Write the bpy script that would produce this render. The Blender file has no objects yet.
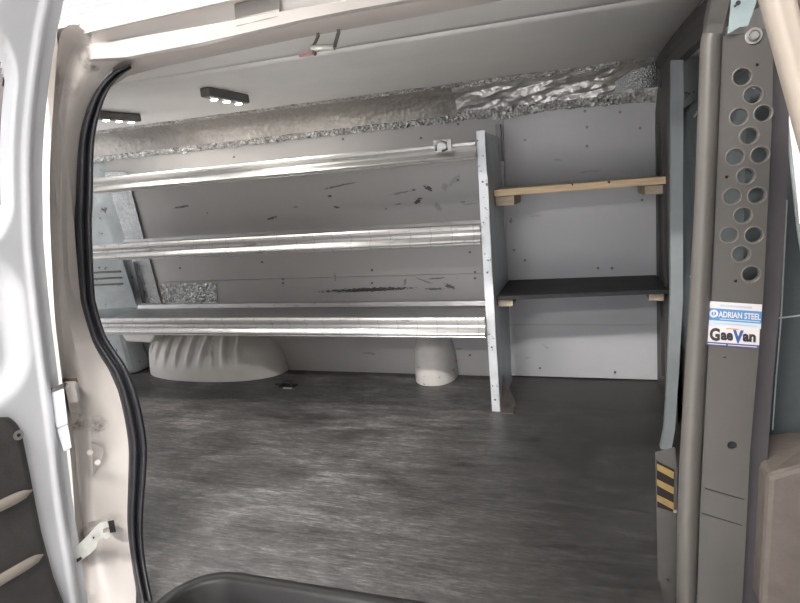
import bpy, math, random
from mathutils import Vector, Matrix, noise
random.seed(7)
S = bpy.context.scene
COL = S.collection
# ------------------------------------------------------------------ camera (world: +X van front, +Y driver side, +Z up; cargo floor z=0)
F = 575.0; CX, CY = 400.0, 301.5
CAM = Vector((0, 0, 1.0))
def _axes():
    a = Vector((589-CX, 168-CY, F)).normalized()
    b = -Vector((-1311-CX, 320-CY, F)).normalized()
    b = (b - a*(a.dot(b))).normalized()
    d = a.cross(b)
    if d.y < 0: d = -d
    return b, a, -d
AX = _axes()
def ray(px, py):
    v = Vector((px-CX, py-CY, F))
    return Vector((AX[0].dot(v), AX[1].dot(v), AX[2].dot(v)))
def at(px, py, ax, val):
    "point of the plane (axis ax = val) seen along a direction of the photo"
    r = ray(px, py); t = (val-CAM[ax])/r[ax]
    return CAM + r*t
def X(p, y): return at(p[0], p[1], 1, y)
cd = bpy.data.cameras.new('camera'); cam = bpy.data.objects.new('camera', cd); COL.objects.link(cam)
R = Vector((AX[0].x, AX[1].x, AX[2].x)); U = -Vector((AX[0].y, AX[1].y, AX[2].y)); B = -Vector((AX[0].z, AX[1].z, AX[2].z))
m = Matrix((R, U, B)).transposed().to_4x4(); m.translation = CAM
cam.matrix_world = m
cd.sensor_width = 36; cd.lens = F*36/800; cd.clip_start = 0.02
S.camera = cam

# ------------------------------------------------------------------ materials
MT = {}
def newmat(name):
    mt = bpy.data.materials.new(name); mt.use_nodes = True
    nt = mt.node_tree; b = nt.nodes['Principled BSDF']
    MT[name] = mt
    return mt, nt, b
def ramp(nt, fac, stops):
    r = nt.nodes.new('ShaderNodeValToRGB')
    el = r.color_ramp.elements
    while len(el) < len(stops): el.new(0.5)
    for e, (p, c) in zip(el, stops):
        e.position = p; e.color = (c[0], c[1], c[2], 1) if not isinstance(c, (int, float)) else (c, c, c, 1)
    nt.links.new(fac, r.inputs['Fac'])
    return r.outputs['Color']
def position(nt, scale=(1, 1, 1)):
    g = nt.nodes.new('ShaderNodeNewGeometry'); mp = nt.nodes.new('ShaderNodeMapping')
    mp.inputs['Scale'].default_value = scale
    nt.links.new(g.outputs['Position'], mp.inputs['Vector'])
    return mp.outputs['Vector']
def noise_tex(nt, vec, scale, detail=4, rough=0.55, dist=0):
    n = nt.nodes.new('ShaderNodeTexNoise')
    n.inputs['Scale'].default_value = scale; n.inputs['Detail'].default_value = detail
    n.inputs['Roughness'].default_value = rough; n.inputs['Distortion'].default_value = dist
    nt.links.new(vec, n.inputs['Vector'])
    return n.outputs['Fac']
def mix(nt, fac, a, b, mode='MIX'):
    x = nt.nodes.new('ShaderNodeMix'); x.data_type = 'RGBA'; x.blend_type = mode
    for sock, v in ((x.inputs[0], fac), (x.inputs[6], a), (x.inputs[7], b)):
        if isinstance(v, (int, float)): sock.default_value = v
        elif isinstance(v, (tuple, list)): sock.default_value = (v[0], v[1], v[2], 1)
        else: nt.links.new(v, sock)
    return x.outputs[2]
def mth(nt, op, a, b=0.0, c=None):
    x = nt.nodes.new('ShaderNodeMath'); x.operation = op
    for i, v in enumerate((a, b) if c is None else (a, b, c)):
        if isinstance(v, (int, float)): x.inputs[i].default_value = v
        else: nt.links.new(v, x.inputs[i])
    return x.outputs[0]
def bump(nt, b, h, strength, dist=0.01):
    bp = nt.nodes.new('ShaderNodeBump'); bp.inputs['Strength'].default_value = strength; bp.inputs['Distance'].default_value = dist
    nt.links.new(h, bp.inputs['Height']); nt.links.new(bp.outputs['Normal'], b.inputs['Normal'])
def mat(name, c, rough=0.5, metal=0.0, var=0.12, scale=9, stretch=(1, 1, 1), bmp=0.0, bscale=60, spec=0.5, speck=None, sc_speck=25, coat=0.0, th=(0.62, 0.68)):
    mt, nt, b = newmat(name)
    v = position(nt, stretch)
    n = noise_tex(nt, v, scale, 5, 0.6)
    lo = tuple(x*(1-var) for x in c); hi = tuple(min(1, x*(1+var)) for x in c)
    col = ramp(nt, n, [(0.3, lo), (0.7, hi)])
    if speck:
        n2 = noise_tex(nt, v, sc_speck, 3, 0.6)
        k = ramp(nt, n2, [(th[0], 0.0), (th[1], 1.0)])
        col = mix(nt, k, col, speck)
    nt.links.new(col, b.inputs['Base Color'])
    b.inputs['Roughness'].default_value = rough; b.inputs['Metallic'].default_value = metal
    b.inputs['Specular IOR Level'].default_value = spec; b.inputs['Coat Weight'].default_value = coat
    if bmp: bump(nt, b, noise_tex(nt, v, bscale, 4), bmp)
    return mt
def emit(name, c, s):
    mt, nt, b = newmat(name)
    b.inputs['Base Color'].default_value = (*c, 1); b.inputs['Emission Color'].default_value = (*c, 1)
    b.inputs['Emission Strength'].default_value = s
    return mt

mat('body_paint', (0.48, 0.445, 0.42), 0.32, var=0.05, scale=5, coat=0.3, speck=(0.55, 0.47, 0.40), sc_speck=6, th=(0.64, 0.8))
mat('door_paint', (0.52, 0.53, 0.555), 0.30, var=0.03, scale=4, coat=0.4)
mat('frame_paint', (0.25, 0.215, 0.18), 0.4, var=0.04)
mat('taupe_trim', (0.40, 0.36, 0.34), 0.6, var=0.06)
mat('kick_dark', (0.04, 0.037, 0.034), 0.5)
mat('recess_shade', (0.20, 0.185, 0.175), 0.6)
mat('door_inner', (0.25, 0.22, 0.22), 0.5)
mat('step_rubber', (0.014, 0.0135, 0.0135), 0.5, spec=0.4)
mat('headliner', (0.80, 0.785, 0.77), 0.55, var=0.05, scale=3)
mat('rubber', (0.018, 0.018, 0.022), 0.5, var=0.2, scale=20)
mat('black_plastic', (0.035, 0.033, 0.032), 0.55, var=0.15, scale=30, bmp=0.08, bscale=200)
mat('rib_highlight', (0.20, 0.175, 0.15), 0.4, var=0.1)  # tan tone paints in the highlight along the ribs of the black trim
mat('quarter_metal', (0.44, 0.48, 0.49), 0.38, var=0.2, scale=6, bmp=0.35, bscale=14, speck=(0.10, 0.10, 0.10), sc_speck=18, th=(0.64, 0.70))
mat('arch_paint', (0.72, 0.69, 0.65), 0.45, var=0.07, scale=7, speck=(0.30, 0.27, 0.24), sc_speck=14, th=(0.70, 0.80))
mat('cover_paint', (0.60, 0.565, 0.535), 0.5, var=0.08, scale=12, speck=(0.12, 0.10, 0.09), sc_speck=28, th=(0.66, 0.72))
mat('panel_steel', (0.50, 0.54, 0.57), 0.45, metal=0.35, var=0.14, scale=10, stretch=(1, 1, 0.6), speck=(0.20, 0.18, 0.16), sc_speck=45, th=(0.66, 0.72))
mat('flange_steel', (0.66, 0.68, 0.70), 0.45, metal=0.3, var=0.10, scale=12, speck=(0.16, 0.12, 0.09), sc_speck=55, th=(0.63, 0.69))
mat('rusty_foot', (0.13, 0.115, 0.105), 0.6, metal=0.3, var=0.35, scale=20)
mat('plywood_edge', (0.55, 0.41, 0.26), 0.6, var=0.18, scale=10, stretch=(1, 6, 14), speck=(0.20, 0.14, 0.09), sc_speck=6, th=(0.72, 0.78))
mat('lumber', (0.36, 0.29, 0.22), 0.65, var=0.25, scale=18, stretch=(1, 6, 6))
mat('black_board', (0.028, 0.027, 0.027), 0.6, var=0.3, scale=10, spec=0.3)
mat('partition_dark', (0.05, 0.045, 0.044), 0.5, var=0.2, scale=8)
mat('partition_grey', (0.066, 0.061, 0.056), 0.42, var=0.05, scale=6)
mat('trim_grey', (0.090, 0.082, 0.075), 0.42, var=0.05, scale=6)
mat('flange_dark', (0.05, 0.046, 0.05), 0.45, var=0.1)
mat('post_steel', (0.24, 0.26, 0.265), 0.4, metal=0.3, var=0.08)
mat('sheet_teal', (0.22, 0.27, 0.275), 0.45, var=0.06)
mat('bolt_metal', (0.40, 0.39, 0.38), 0.35, metal=0.7, var=0.05)
mat('dark', (0.012, 0.012, 0.013), 0.6, var=0.1)
mat('dark_metal', (0.16, 0.155, 0.15), 0.4, metal=0.5, var=0.2)
mat('zinc', (0.62, 0.62, 0.58), 0.4, metal=0.5, var=0.15, scale=30)
mat('red_tag', (0.50, 0.27, 0.26), 0.5)
mat('seat_fabric', (0.085, 0.10, 0.103), 0.6, var=0.08, scale=30, bmp=0.05)
mat('seat_beige', (0.10, 0.083, 0.072), 0.75, var=0.12, scale=25, bmp=0.2, bscale=90)
mat('piping', (0.62, 0.66, 0.66), 0.5)
mat('cab_dark', (0.09, 0.095, 0.10), 0.6)
mat('concrete', (0.70, 0.69, 0.67), 0.6, var=0.12, scale=2)
mat('garage_wall', (0.82, 0.81, 0.80), 0.7, var=0.03)
mat('corrugated', (0.75, 0.77, 0.80), 0.5, var=0.03)
mat('white_vinyl', (0.50, 0.47, 0.46), 0.5, var=0.02)
mat('ice_vinyl', (0.40, 0.47, 0.51), 0.5, var=0.02)
mat('blue_vinyl', (0.06, 0.18, 0.37), 0.5, var=0.03)
mat('navy_vinyl', (0.05, 0.06, 0.16), 0.5, var=0.05)
mat('ink', (0.02, 0.017, 0.02), 0.5)
mat('ink_blue', (0.03, 0.07, 0.22), 0.5)
mat('ink_red', (0.5, 0.16, 0.10), 0.5)
mat('ink_grey', (0.35, 0.38, 0.45), 0.5)
mat('yellow_stripe', (0.16, 0.105, 0.03), 0.55, var=0.25, scale=60)
mat('black_stripe', (0.012, 0.008, 0.007), 0.7, spec=0.2)
mat('grease', (0.10, 0.07, 0.05), 0.5, var=0.4, scale=40)
emit('led', (1.0, 0.97, 0.92), 30)
emit('tube_light', (1.0, 0.97, 0.93), 14)
def glass(name, c, rough=0.05):
    mt, nt, b = newmat(name)
    b.inputs['Base Color'].default_value = (*c, 1); b.inputs['Transmission Weight'].default_value = 1
    b.inputs['Roughness'].default_value = rough; b.inputs['IOR'].default_value = 1.1
glass('tinted_glass', (0.05, 0.048, 0.052))

def foil(name, c, rough, sc, strength, lo=0.75):
    mt, nt, b = newmat(name)
    v = position(nt)
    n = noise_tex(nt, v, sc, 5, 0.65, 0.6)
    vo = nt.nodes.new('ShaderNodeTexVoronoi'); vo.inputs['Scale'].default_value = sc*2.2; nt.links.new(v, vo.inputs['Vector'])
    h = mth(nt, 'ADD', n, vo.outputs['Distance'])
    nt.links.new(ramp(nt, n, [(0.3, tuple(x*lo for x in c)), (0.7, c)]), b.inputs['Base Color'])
    b.inputs['Metallic'].default_value = 0.75; b.inputs['Roughness'].default_value = rough
    bump(nt, b, h, strength, 0.012)
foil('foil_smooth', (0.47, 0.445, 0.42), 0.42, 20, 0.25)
foil('foil_crinkled', (0.90, 0.89, 0.87), 0.30, 38, 1.0, 0.25)  # wide light-dark range paints in the sparkle of reflecting facets
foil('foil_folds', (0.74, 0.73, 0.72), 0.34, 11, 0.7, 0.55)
foil('foil_tape', (0.70, 0.71, 0.71), 0.25, 60, 0.7)

def alu(name, c, streak=True):
    mt, nt, b = newmat(name)
    v = position(nt, (0.6, 14, 14)); n = noise_tex(nt, v, 7, 6, 0.65)
    v2 = position(nt, (2.0, 9, 9)); n2 = noise_tex(nt, v2, 5, 4, 0.7)
    col = ramp(nt, n, [(0.25, tuple(x*0.80 for x in c)), (0.7, c)])
    k = ramp(nt, n2, [(0.60, 0.0), (0.72, 1.0)])
    col = mix(nt, mth(nt, 'MULTIPLY', k, 0.6), col, (0.10, 0.095, 0.09))
    # pressed slots every 9 cm
    g = nt.nodes.new('ShaderNodeNewGeometry'); sp = nt.nodes.new('ShaderNodeSeparateXYZ'); nt.links.new(g.outputs['Position'], sp.inputs[0])
    fr = mth(nt, 'FRACT', mth(nt, 'MULTIPLY', sp.outputs[0], 1/0.088))
    slot = mth(nt, 'LESS_THAN', fr, 0.05)
    if streak: col = mix(nt, mth(nt, 'MULTIPLY', slot, 0.28), col, (0.12, 0.12, 0.12))
    nt.links.new(col, b.inputs['Base Color'])
    nt.links.new(ramp(nt, n2, [(0.3, 0.36), (0.75, 0.6)]), b.inputs['Roughness'])
    b.inputs['Metallic'].default_value = 0.85
    bump(nt, b, n, 0.12, 0.003)
alu('aluminium', (0.60, 0.59, 0.58)); alu('aluminium_plain', (0.62, 0.61, 0.595), False); alu('tray_metal', (0.55, 0.545, 0.54), False)

def wally(z): return 2.79 - 0.12*z
def onwall(px, py, off=0.0):
    y = 2.7
    for _ in range(20):
        p = at(px, py, 1, y); y = wally(p.z) - off
    return at(px, py, 1, y)
# painted wall boards; the scuffs and scratches have a place of their own on the boards: (x, z, half length, half height, turn, depth)
SCUFFS = [(-1.11, 0.472, 0.235, 0.010, 0.02, 0.95), (-0.74, 0.470, 0.05, 0.006, 0.0, 0.7), (-0.66, 0.480, 0.025, 0.010, -0.4, 0.8), (-0.72, 0.525, 0.05, 0.004, 0.05, 0.7)]
for px, py, hw, hh, a, k in [(338, 186, 17, 1.0, 0.12, 0.7), (330, 196, 2.2, 1.2, 0, 0.9), (336, 207, 2.8, 1.4, -0.2, 0.9), (272, 218, 5, 1.2, 0.2, 0.85), (181, 207, 7, 1.2, 0.1, 0.9),
        (418, 201, 4.5, 2.6, 0.6, 1.0), (428, 188, 4, 2.2, -0.6, 1.0), (414, 190, 1.6, 1, 0, 0.9), (400, 193, 10, 0.9, 0.1, 0.6), (399, 204, 3.5, 1, 0.1, 0.6), (296, 207, 3, 0.8, 0, 0.5),
        (438, 207, 2.5, 6, 0.5, 0.35), (445, 187, 3, 4, 0, 0.3), (386, 209, 0.9, 1.4, 0, 0.6), (368, 353, 5, 0.8, 0, 0.7), (373, 354, 2, 0.8, 0, 0.6), (458, 349, 4, 0.9, 0.1, 0.6),
        (335, 276, 0.6, 5, 0, 0.6), (405, 282, 1, 4, -0.3, 0.6), (425, 281, 9, 1, -0.4, 0.5), (270, 249, 3, 1, 0.2, 0.5), (214, 249, 1.2, 1.2, 0, 0.7), (207, 213, 1, 1, 0, 0.5),
        (463, 202, 3, 0.8, 0, 0.7), (470, 204, 8, 0.7, 0, 0.5), (455, 180, 7, 3, 0.7, 0.25),
        (511, 221, 1.6, 3.5, 0, 0.7), (536, 216, 5, 1, 0, 0.3), (585, 172, 5, 1, 0.1, 0.35), (558, 160, 4, 1.6, -0.2, 0.3), (596, 171, 6, 1, 0, 0.3), (546, 347, 4, 1.5, -0.6, 0.3), (528, 358, 3, 1, 0, 0.3)]:
    p = onwall(px, py); q = onwall(px+1, py); s = abs(q.x-p.x)
    SCUFFS.append((p.x, p.z, hw*s, hh*s*0.8, a, k*0.9))
def board(name, c, lo, hi):
    mt, nt, b = newmat(name)
    v = position(nt); n = noise_tex(nt, v, 3, 5, 0.6)
    col = ramp(nt, n, [(0.3, tuple(x*0.93 for x in c)), (0.7, c)])
    fine = noise_tex(nt, position(nt, (1, 1, 3)), 22, 4, 0.7)
    col = mix(nt, mth(nt, 'MULTIPLY', ramp(nt, fine, [(0.66, 0.0), (0.74, 1.0)]), 0.35), col, (0.2, 0.19, 0.18))
    g = nt.nodes.new('ShaderNodeNewGeometry'); sp = nt.nodes.new('ShaderNodeSeparateXYZ'); nt.links.new(g.outputs['Position'], sp.inputs[0])
    wob = noise_tex(nt, position(nt, (1, 1, 2.5)), 60, 5, 0.75)
    tot = None
    for (x, z, hw, hh, a, k) in SCUFFS:
        if not (lo <= x <= hi): continue
        dx = mth(nt, 'SUBTRACT', sp.outputs[0], x); dz = mth(nt, 'SUBTRACT', sp.outputs[2], z)
        ca, sa = math.cos(a), math.sin(a)
        u = mth(nt, 'ADD', mth(nt, 'MULTIPLY', dx, ca/hw), mth(nt, 'MULTIPLY', dz, sa/hw))
        w = mth(nt, 'ADD', mth(nt, 'MULTIPLY', dx, -sa/hh), mth(nt, 'MULTIPLY', dz, ca/hh))
        d = mth(nt, 'ADD', mth(nt, 'MULTIPLY', u, u), mth(nt, 'MULTIPLY', w, w))
        d = mth(nt, 'ADD', d, mth(nt, 'MULTIPLY', mth(nt, 'SUBTRACT', wob, 0.5), 7.0))
        f = mth(nt, 'MULTIPLY', mth(nt, 'LESS_THAN', d, 1.0), k)
        tot = f if tot is None else mth(nt, 'MAXIMUM', tot, f)
    if tot is not None: col = mix(nt, tot, col, (0.03, 0.028, 0.027))
    nt.links.new(col, b.inputs['Base Color']); b.inputs['Roughness'].default_value = 0.42
board('wall_board', (0.46, 0.445, 0.435), -2.6, -0.42)
board('wall_board_right', (0.44, 0.44, 0.45), -0.42, 0.4)

def floor_mat():
    mt, nt, b = newmat('floor_mat')
    st = noise_tex(nt, position(nt, (0.8, 6, 1)), 5, 9, 0.75, 0.5)
    st2 = noise_tex(nt, position(nt, (2.5, 24, 1)), 6, 6, 0.75, 0.5)
    bl = noise_tex(nt, position(nt, (1, 1.6, 1)), 2.6, 5, 0.6, 0.8)
    fine = noise_tex(nt, position(nt, (1.0, 4, 1)), 26, 6, 0.8)
    a = mth(nt, 'ADD', mth(nt, 'MULTIPLY', st, 0.26), mth(nt, 'MULTIPLY', st2, 0.20))
    a = mth(nt, 'ADD', a, mth(nt, 'MULTIPLY', bl, 0.28)); a = mth(nt, 'ADD', a, mth(nt, 'MULTIPLY', fine, 0.26))
    col = ramp(nt, a, [(0.40, (0.016, 0.015, 0.015)), (0.465, (0.058, 0.056, 0.055)), (0.52, (0.105, 0.102, 0.100)), (0.60, (0.26, 0.25, 0.245))])
    # right hand half next to the partition is blacker, with an uneven border
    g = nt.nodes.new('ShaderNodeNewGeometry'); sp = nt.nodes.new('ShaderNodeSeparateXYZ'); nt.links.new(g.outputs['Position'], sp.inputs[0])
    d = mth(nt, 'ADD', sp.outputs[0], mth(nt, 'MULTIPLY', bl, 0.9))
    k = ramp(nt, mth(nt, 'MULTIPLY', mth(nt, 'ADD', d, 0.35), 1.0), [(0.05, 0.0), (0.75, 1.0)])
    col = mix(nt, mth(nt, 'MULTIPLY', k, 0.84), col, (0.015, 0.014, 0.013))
    nt.links.new(col, b.inputs['Base Color'])
    nt.links.new(ramp(nt, a, [(0.35, 0.38), (0.65, 0.62)]), b.inputs['Roughness'])
    bump(nt, b, a, 0.25, 0.004)
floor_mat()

# ------------------------------------------------------------------ mesh helpers (all coordinates are world metres)
WB = {}
def meshobj(name, vs, fs, mt, parent=None, smooth=False, bevel=0.0, split=None, solid=0.0, sub=0, base=None):
    vs = [Vector(v) for v in vs]
    if base is None:
        xs = [v.x for v in vs]; ys = [v.y for v in vs]; zs = [v.z for v in vs]
        base = Vector(((min(xs)+max(xs))/2, (min(ys)+max(ys))/2, min(zs)))
    me = bpy.data.meshes.new(name)
    me.from_pydata([v-base for v in vs], [], fs); me.update()
    if mt: me.materials.append(MT[mt])
    o = bpy.data.objects.new(name, me); COL.objects.link(o)
    WB[o.name] = base
    o.location = base
    if parent is not None:
        o.parent = parent; o.location = base - WB[parent.name]
    if smooth or split:
        for p in me.polygons: p.use_smooth = True
    if solid:
        md = o.modifiers.new('thickness', 'SOLIDIFY'); md.thickness = solid; md.offset = -1
    if bevel:
        md = o.modifiers.new('bevel', 'BEVEL'); md.width = bevel; md.segments = 2; md.limit_method = 'ANGLE'; md.angle_limit = math.radians(40)
    if sub:
        md = o.modifiers.new('sub', 'SUBSURF'); md.levels = sub; md.render_levels = sub
    if split:
        md = o.modifiers.new('split', 'EDGE_SPLIT'); md.split_angle = math.radians(split)
    return o
def empty(name, loc):
    o = bpy.data.objects.new(name, None); COL.objects.link(o); o.location = loc; WB[o.name] = Vector(loc); o.empty_display_size = 0.1
    return o
def tag(o, label, cat, group=None):
    o['label'] = label; o['category'] = cat
    if group: o['group'] = group
    return o
def structure(o): o['kind'] = 'structure'; return o
class MB:
    def __init__(s): s.v = []; s.f = []
    def add(s, v, f):
        n = len(s.v); s.v += [Vector(q) for q in v]; s.f += [tuple(i+n for i in q) for q in f]; return s
    def box(s, x0, x1, y0, y1, z0, z1):
        return s.hexa([(x0,y0,z0),(x1,y0,z0),(x1,y1,z0),(x0,y1,z0),(x0,y0,z1),(x1,y0,z1),(x1,y1,z1),(x0,y1,z1)])
    def hexa(s, c):
        return s.add(c, [(0,3,2,1),(4,5,6,7),(0,1,5,4),(1,2,6,5),(2,3,7,6),(3,0,4,7)])
    def prism(s, loop_a, loop_b):
        n = len(loop_a)
        return s.add(list(loop_a)+list(loop_b), [tuple(range(n))[::-1], tuple(range(n, 2*n))] + [(i, (i+1) % n, n+(i+1) % n, n+i) for i in range(n)])
    def loft(s, rows, closed=False):
        n = len(rows[0]); v = [p for r in rows for p in r]; f = []
        for i in range(len(rows)-1):
            for j in range(n if closed else n-1):
                f.append((i*n+j, i*n+(j+1) % n, (i+1)*n+(j+1) % n, (i+1)*n+j))
        return s.add(v, f)
    def tube(s, pts, r, n=10):
        pts = [Vector(p) for p in pts]; rows = []
        for i, p in enumerate(pts):
            t = (pts[min(i+1, len(pts)-1)] - pts[max(i-1, 0)]).normalized()
            a = t.cross(Vector((0, 0, 1))) if abs(t.z) < 0.9 else t.cross(Vector((0, 1, 0)))
            a.normalize(); b = t.cross(a)
            rr = r[i] if isinstance(r, (list, tuple)) else r
            rows.append([p + (a*math.cos(q) + b*math.sin(q))*rr for q in [2*math.pi*k/n for k in range(n)]])
        k0 = len(s.v); s.loft(rows, True)
        s.f.append(tuple(k0+i for i in range(n))); s.f.append(tuple(k0+(len(rows)-1)*n+i for i in range(n))[::-1])
        return s
    def disc(s, c, ax, r, h, n=20):
        c = Vector(c); ax = Vector(ax).normalized()
        return s.tube([c, c+ax*h], r, n)
    def build(s, name, mt, parent=None, **k): return meshobj(name, s.v, s.f, mt, parent, **k)
def box(name, x0, x1, y0, y1, z0, z1, mt, parent=None, **k): return MB().box(x0, x1, y0, y1, z0, z1).build(name, mt, parent, **k)

def flat_curve(outline, holes, depth):
    "verts, faces of a filled outline with round or free holes, thickness depth, in (u, v, w)"
    cu = bpy.data.curves.new('tmp', 'CURVE'); cu.dimensions = '2D'; cu.fill_mode = 'BOTH'; cu.extrude = depth/2
    loops = [outline] + [[(cx+r*math.cos(2*math.pi*i/28), cy+r*math.sin(2*math.pi*i/28)) for i in range(28)] if not isinstance(cx, (list, tuple)) else [cx, cy, r] for cx, cy, r in holes]
    for lp in loops:
        sp = cu.splines.new('POLY'); sp.points.add(len(lp)-1); sp.use_cyclic_u = True
        for q, (u, v) in zip(sp.points, lp): q.co = (u, v, 0, 1)
    return _curve_mesh(cu)
def _curve_mesh(cu):
    o = bpy.data.objects.new('tmp', cu); COL.objects.link(o)
    bpy.context.view_layer.update()
    me = bpy.data.meshes.new_from_object(o.evaluated_get(bpy.context.evaluated_depsgraph_get()))
    v = [q.co.copy() for q in me.vertices]; f = [tuple(p.vertices) for p in me.polygons]
    bpy.data.objects.remove(o); bpy.data.curves.remove(cu); bpy.data.meshes.remove(me)
    return v, f
def text_vf(s, size, heavy=0.0, align='LEFT', depth=0.0004):
    cu = bpy.data.curves.new('tmp', 'FONT'); cu.body = s; cu.size = size; cu.offset = heavy; cu.extrude = depth; cu.align_x = align; cu.resolution_u = 3
    return _curve_mesh(cu)
def placed(vs, o, u, v, w): return [Vector(o) + Vector(u)*q.x + Vector(v)*q.y + Vector(w)*q.z for q in vs]
def lerp(a, b, t): return a+(b-a)*t
def interp(x, xs, ys):
    if x <= xs[0]: return ys[0]
    for i in range(len(xs)-1):
        if x <= xs[i+1]: return ys[i]+(ys[i+1]-ys[i])*(x-xs[i])/(xs[i+1]-xs[i])
    return ys[-1]
def catmull(pts, k=4):
    pts = [Vector(p) for p in pts]; out = []
    for i in range(len(pts)-1):
        p0 = pts[max(i-1, 0)]; p1 = pts[i]; p2 = pts[i+1]; p3 = pts[min(i+2, len(pts)-1)]
        for j in range(k):
            t = j/k
            out.append(0.5*((2*p1)+(p2-p0)*t+(2*p0-5*p1+4*p2-p3)*t*t+(3*p1-p0-3*p2+p3)*t*t*t))
    out.append(pts[-1]); return out

# ================================================================== GARAGE around the van
structure(box('garage_floor', -7, 7, -6, 7, -0.75, -0.70, 'concrete'))
structure(box('garage_wall_left', -7.1, -7, -6, -1.0, -0.7, 2.9, 'garage_wall')); structure(box('garage_wall_left', -7.1, -7, 4.6, 7, -0.7, 2.9, 'garage_wall'))
structure(box('garage_wall_left', -7.1, -7, -1.0, 4.6, 2.3, 2.9, 'garage_wall'))
structure(box('garage_yard', -30, -7, -20, 20, -0.76, -0.71, 'concrete'))
pm = bpy.data.lights.new('added_doorway_portal', 'AREA'); pm.shape = 'RECTANGLE'; pm.size = 3.0; pm.size_y = 5.6; pm.cycles.is_portal = True
pmo = bpy.data.objects.new('added_doorway_portal', pm); COL.objects.link(pmo); pmo.location = (-7.05, 1.8, 0.8); pmo.rotation_euler = (0, -math.pi/2, 0)  # assumed doorway, added in the unseen left wall for daylight fill
structure(box('garage_wall_right', 7, 7.1, -6, 7, -0.7, 2.9, 'garage_wall'))
structure(box('garage_wall_front', -7, -5.2, -6.1, -6, -0.7, 2.9, 'garage_wall'))
structure(box('garage_wall_front', 0.8, 7, -6.1, -6, -0.7, 2.9, 'garage_wall'))
structure(box('garage_wall_front', -5.2, 0.8, -6.1, -6, 2.3, 2.9, 'garage_wall'))
structure(box('garage_yard', -20, 20, -30, -6, -0.76, -0.71, 'concrete'))
pl = bpy.data.lights.new('added_doorway_portal', 'AREA'); pl.shape = 'RECTANGLE'; pl.size = 6.0; pl.size_y = 3.0; pl.cycles.is_portal = True
plo = bpy.data.objects.new('added_doorway_portal', pl); COL.objects.link(plo); plo.location = (-2.2, -6.05, 0.8); plo.rotation_euler = (math.pi/2, 0, 0)  # doorway added behind the camera to let in frontal daylight
structure(box('garage_wall_back', -7, 7, 7, 7.1, -0.7, 2.9, 'garage_wall'))
mb = MB(); rows = []
for i in range(0, 521):
    y = -6 + i*0.025; z = 2.75 + 0.018*(1 if i % 4 in (1, 2) else 0)
    rows.append([(-7, y, z), (7, y, z)])
mb.loft(rows)
structure(mb.build('garage_ceiling', 'corrugated', solid=0.02))
GAIN = 0.75; SKY = 2.3
def lamp(x, y, along, label, power):
    t = tag(empty('ceiling_lamp', (x, y, 2.62)), label, 'lamp', 'garage ceiling lamps')
    hx, hy = (0.62, 0.07) if along == 'x' else (0.07, 0.62)
    box('housing', x-hx, x+hx, y-hy, y+hy, 2.66, 2.74, 'garage_wall', t, bevel=0.01)
    for s in (-0.035, 0.035):
        a = (x-0.58, y+s, 2.645) if along == 'x' else (x+s, y-0.58, 2.645)
        b = (x+0.58, y+s, 2.645) if along == 'x' else (x+s, y+0.58, 2.645)
        MB().tube([a, b], 0.014, 10).build('tube', 'tube_light', t, smooth=True)
    l = bpy.data.lights.new('lamp_light', 'AREA'); l.shape = 'RECTANGLE'; l.size = 1.2; l.size_y = 0.14; l.energy = power*GAIN; l.color = (1, 0.965, 0.93)
    lo = bpy.data.objects.new('lamp_light', l); COL.objects.link(lo); lo.parent = t; lo.location = (0, 0, 0.0)
    if along != 'x': lo.rotation_euler = (0, 0, math.pi/2)
lamp(-2.0, -0.7, 'x', 'twin tube lamp on the garage ceiling above the left swing door', 150)
lamp(-0.45, -0.7, 'x', 'twin tube lamp on the garage ceiling straight out from the cargo doorway', 130)
lamp(-1.3, -3.2, 'x', 'twin tube lamp on the garage ceiling farthest from the van', 170)
lamp(-4.2, 4.75, 'x', 'twin tube lamp on the garage ceiling beyond the van roof', 110)
lamp(2.2, 4.75, 'x', 'twin tube lamp on the garage ceiling beyond the cab', 110)

# ================================================================== CARGO SHELL
def fillet(c, r, a0, a1, n=8): return [(c[0]+r*math.cos(a0+(a1-a0)*i/n), c[1]+r*math.sin(a0+(a1-a0)*i/n)) for i in range(n+1)]
WX0, WX1, WY = -1.035, 0.12, 1.128         # step well: x range, inner edge
ol = [(-3.0, 1.14), (-1.24, 1.14), (-1.22, 0.99), (WX0, 0.98)] + fillet((WX0+0.12, WY-0.12), 0.12, math.pi, math.pi/2) + fillet((WX1-0.12, WY-0.12), 0.12, math.pi/2, 0) + [(WX1, 1.19), (0.152, 1.19), (0.152, 1.358), (0.9, 1.358), (0.9, 2.83), (-3.0, 2.83)]
v, f = flat_curve(ol, [], 0.03)
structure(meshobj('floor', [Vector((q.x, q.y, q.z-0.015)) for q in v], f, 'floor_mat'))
# step well: moulded black rim and tray
rim = []
path = [(WX0, 0.72)] + fillet((WX0+0.12, WY-0.12), 0.12, math.pi, math.pi/2) + [(-0.7, WY), (-0.4, WY)] + fillet((WX1-0.12, WY-0.12), 0.12, math.pi/2, 0) + [(WX1, 0.72)]
prof = [(-0.030, 0.001), (-0.022, 0.004), (-0.010, 0.006), (0.0, 0.004), (0.008, -0.004), (0.014, -0.05), (0.030, -0.30)]
def offs(path, i, d):
    a = Vector(path[max(i-1, 0)]); b = Vector(path[min(i+1, len(path)-1)]); t = (b-a).normalized(); n = Vector((t.y, -t.x))   # towards the well
    p = Vector(path[i])+n*d; return p
rows = [[(offs(path, i, d).x, offs(path, i, d).y, z) for d, z in prof] for i in range(len(path))]
t = tag(empty('step_well', (-0.46, 0.95, -0.3)), 'black moulded step well sunk into the floor at the door sill', 'step')
MB().loft(rows).build('rim', 'step_rubber', t, smooth=True)
box('tread', WX0, WX1, 0.72, WY-0.03, -0.32, -0.30, 'step_rubber', t)
box('riser', WX0, WX1, 0.70, 0.72, -0.70, -0.30, 'black_plastic', t)
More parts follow.
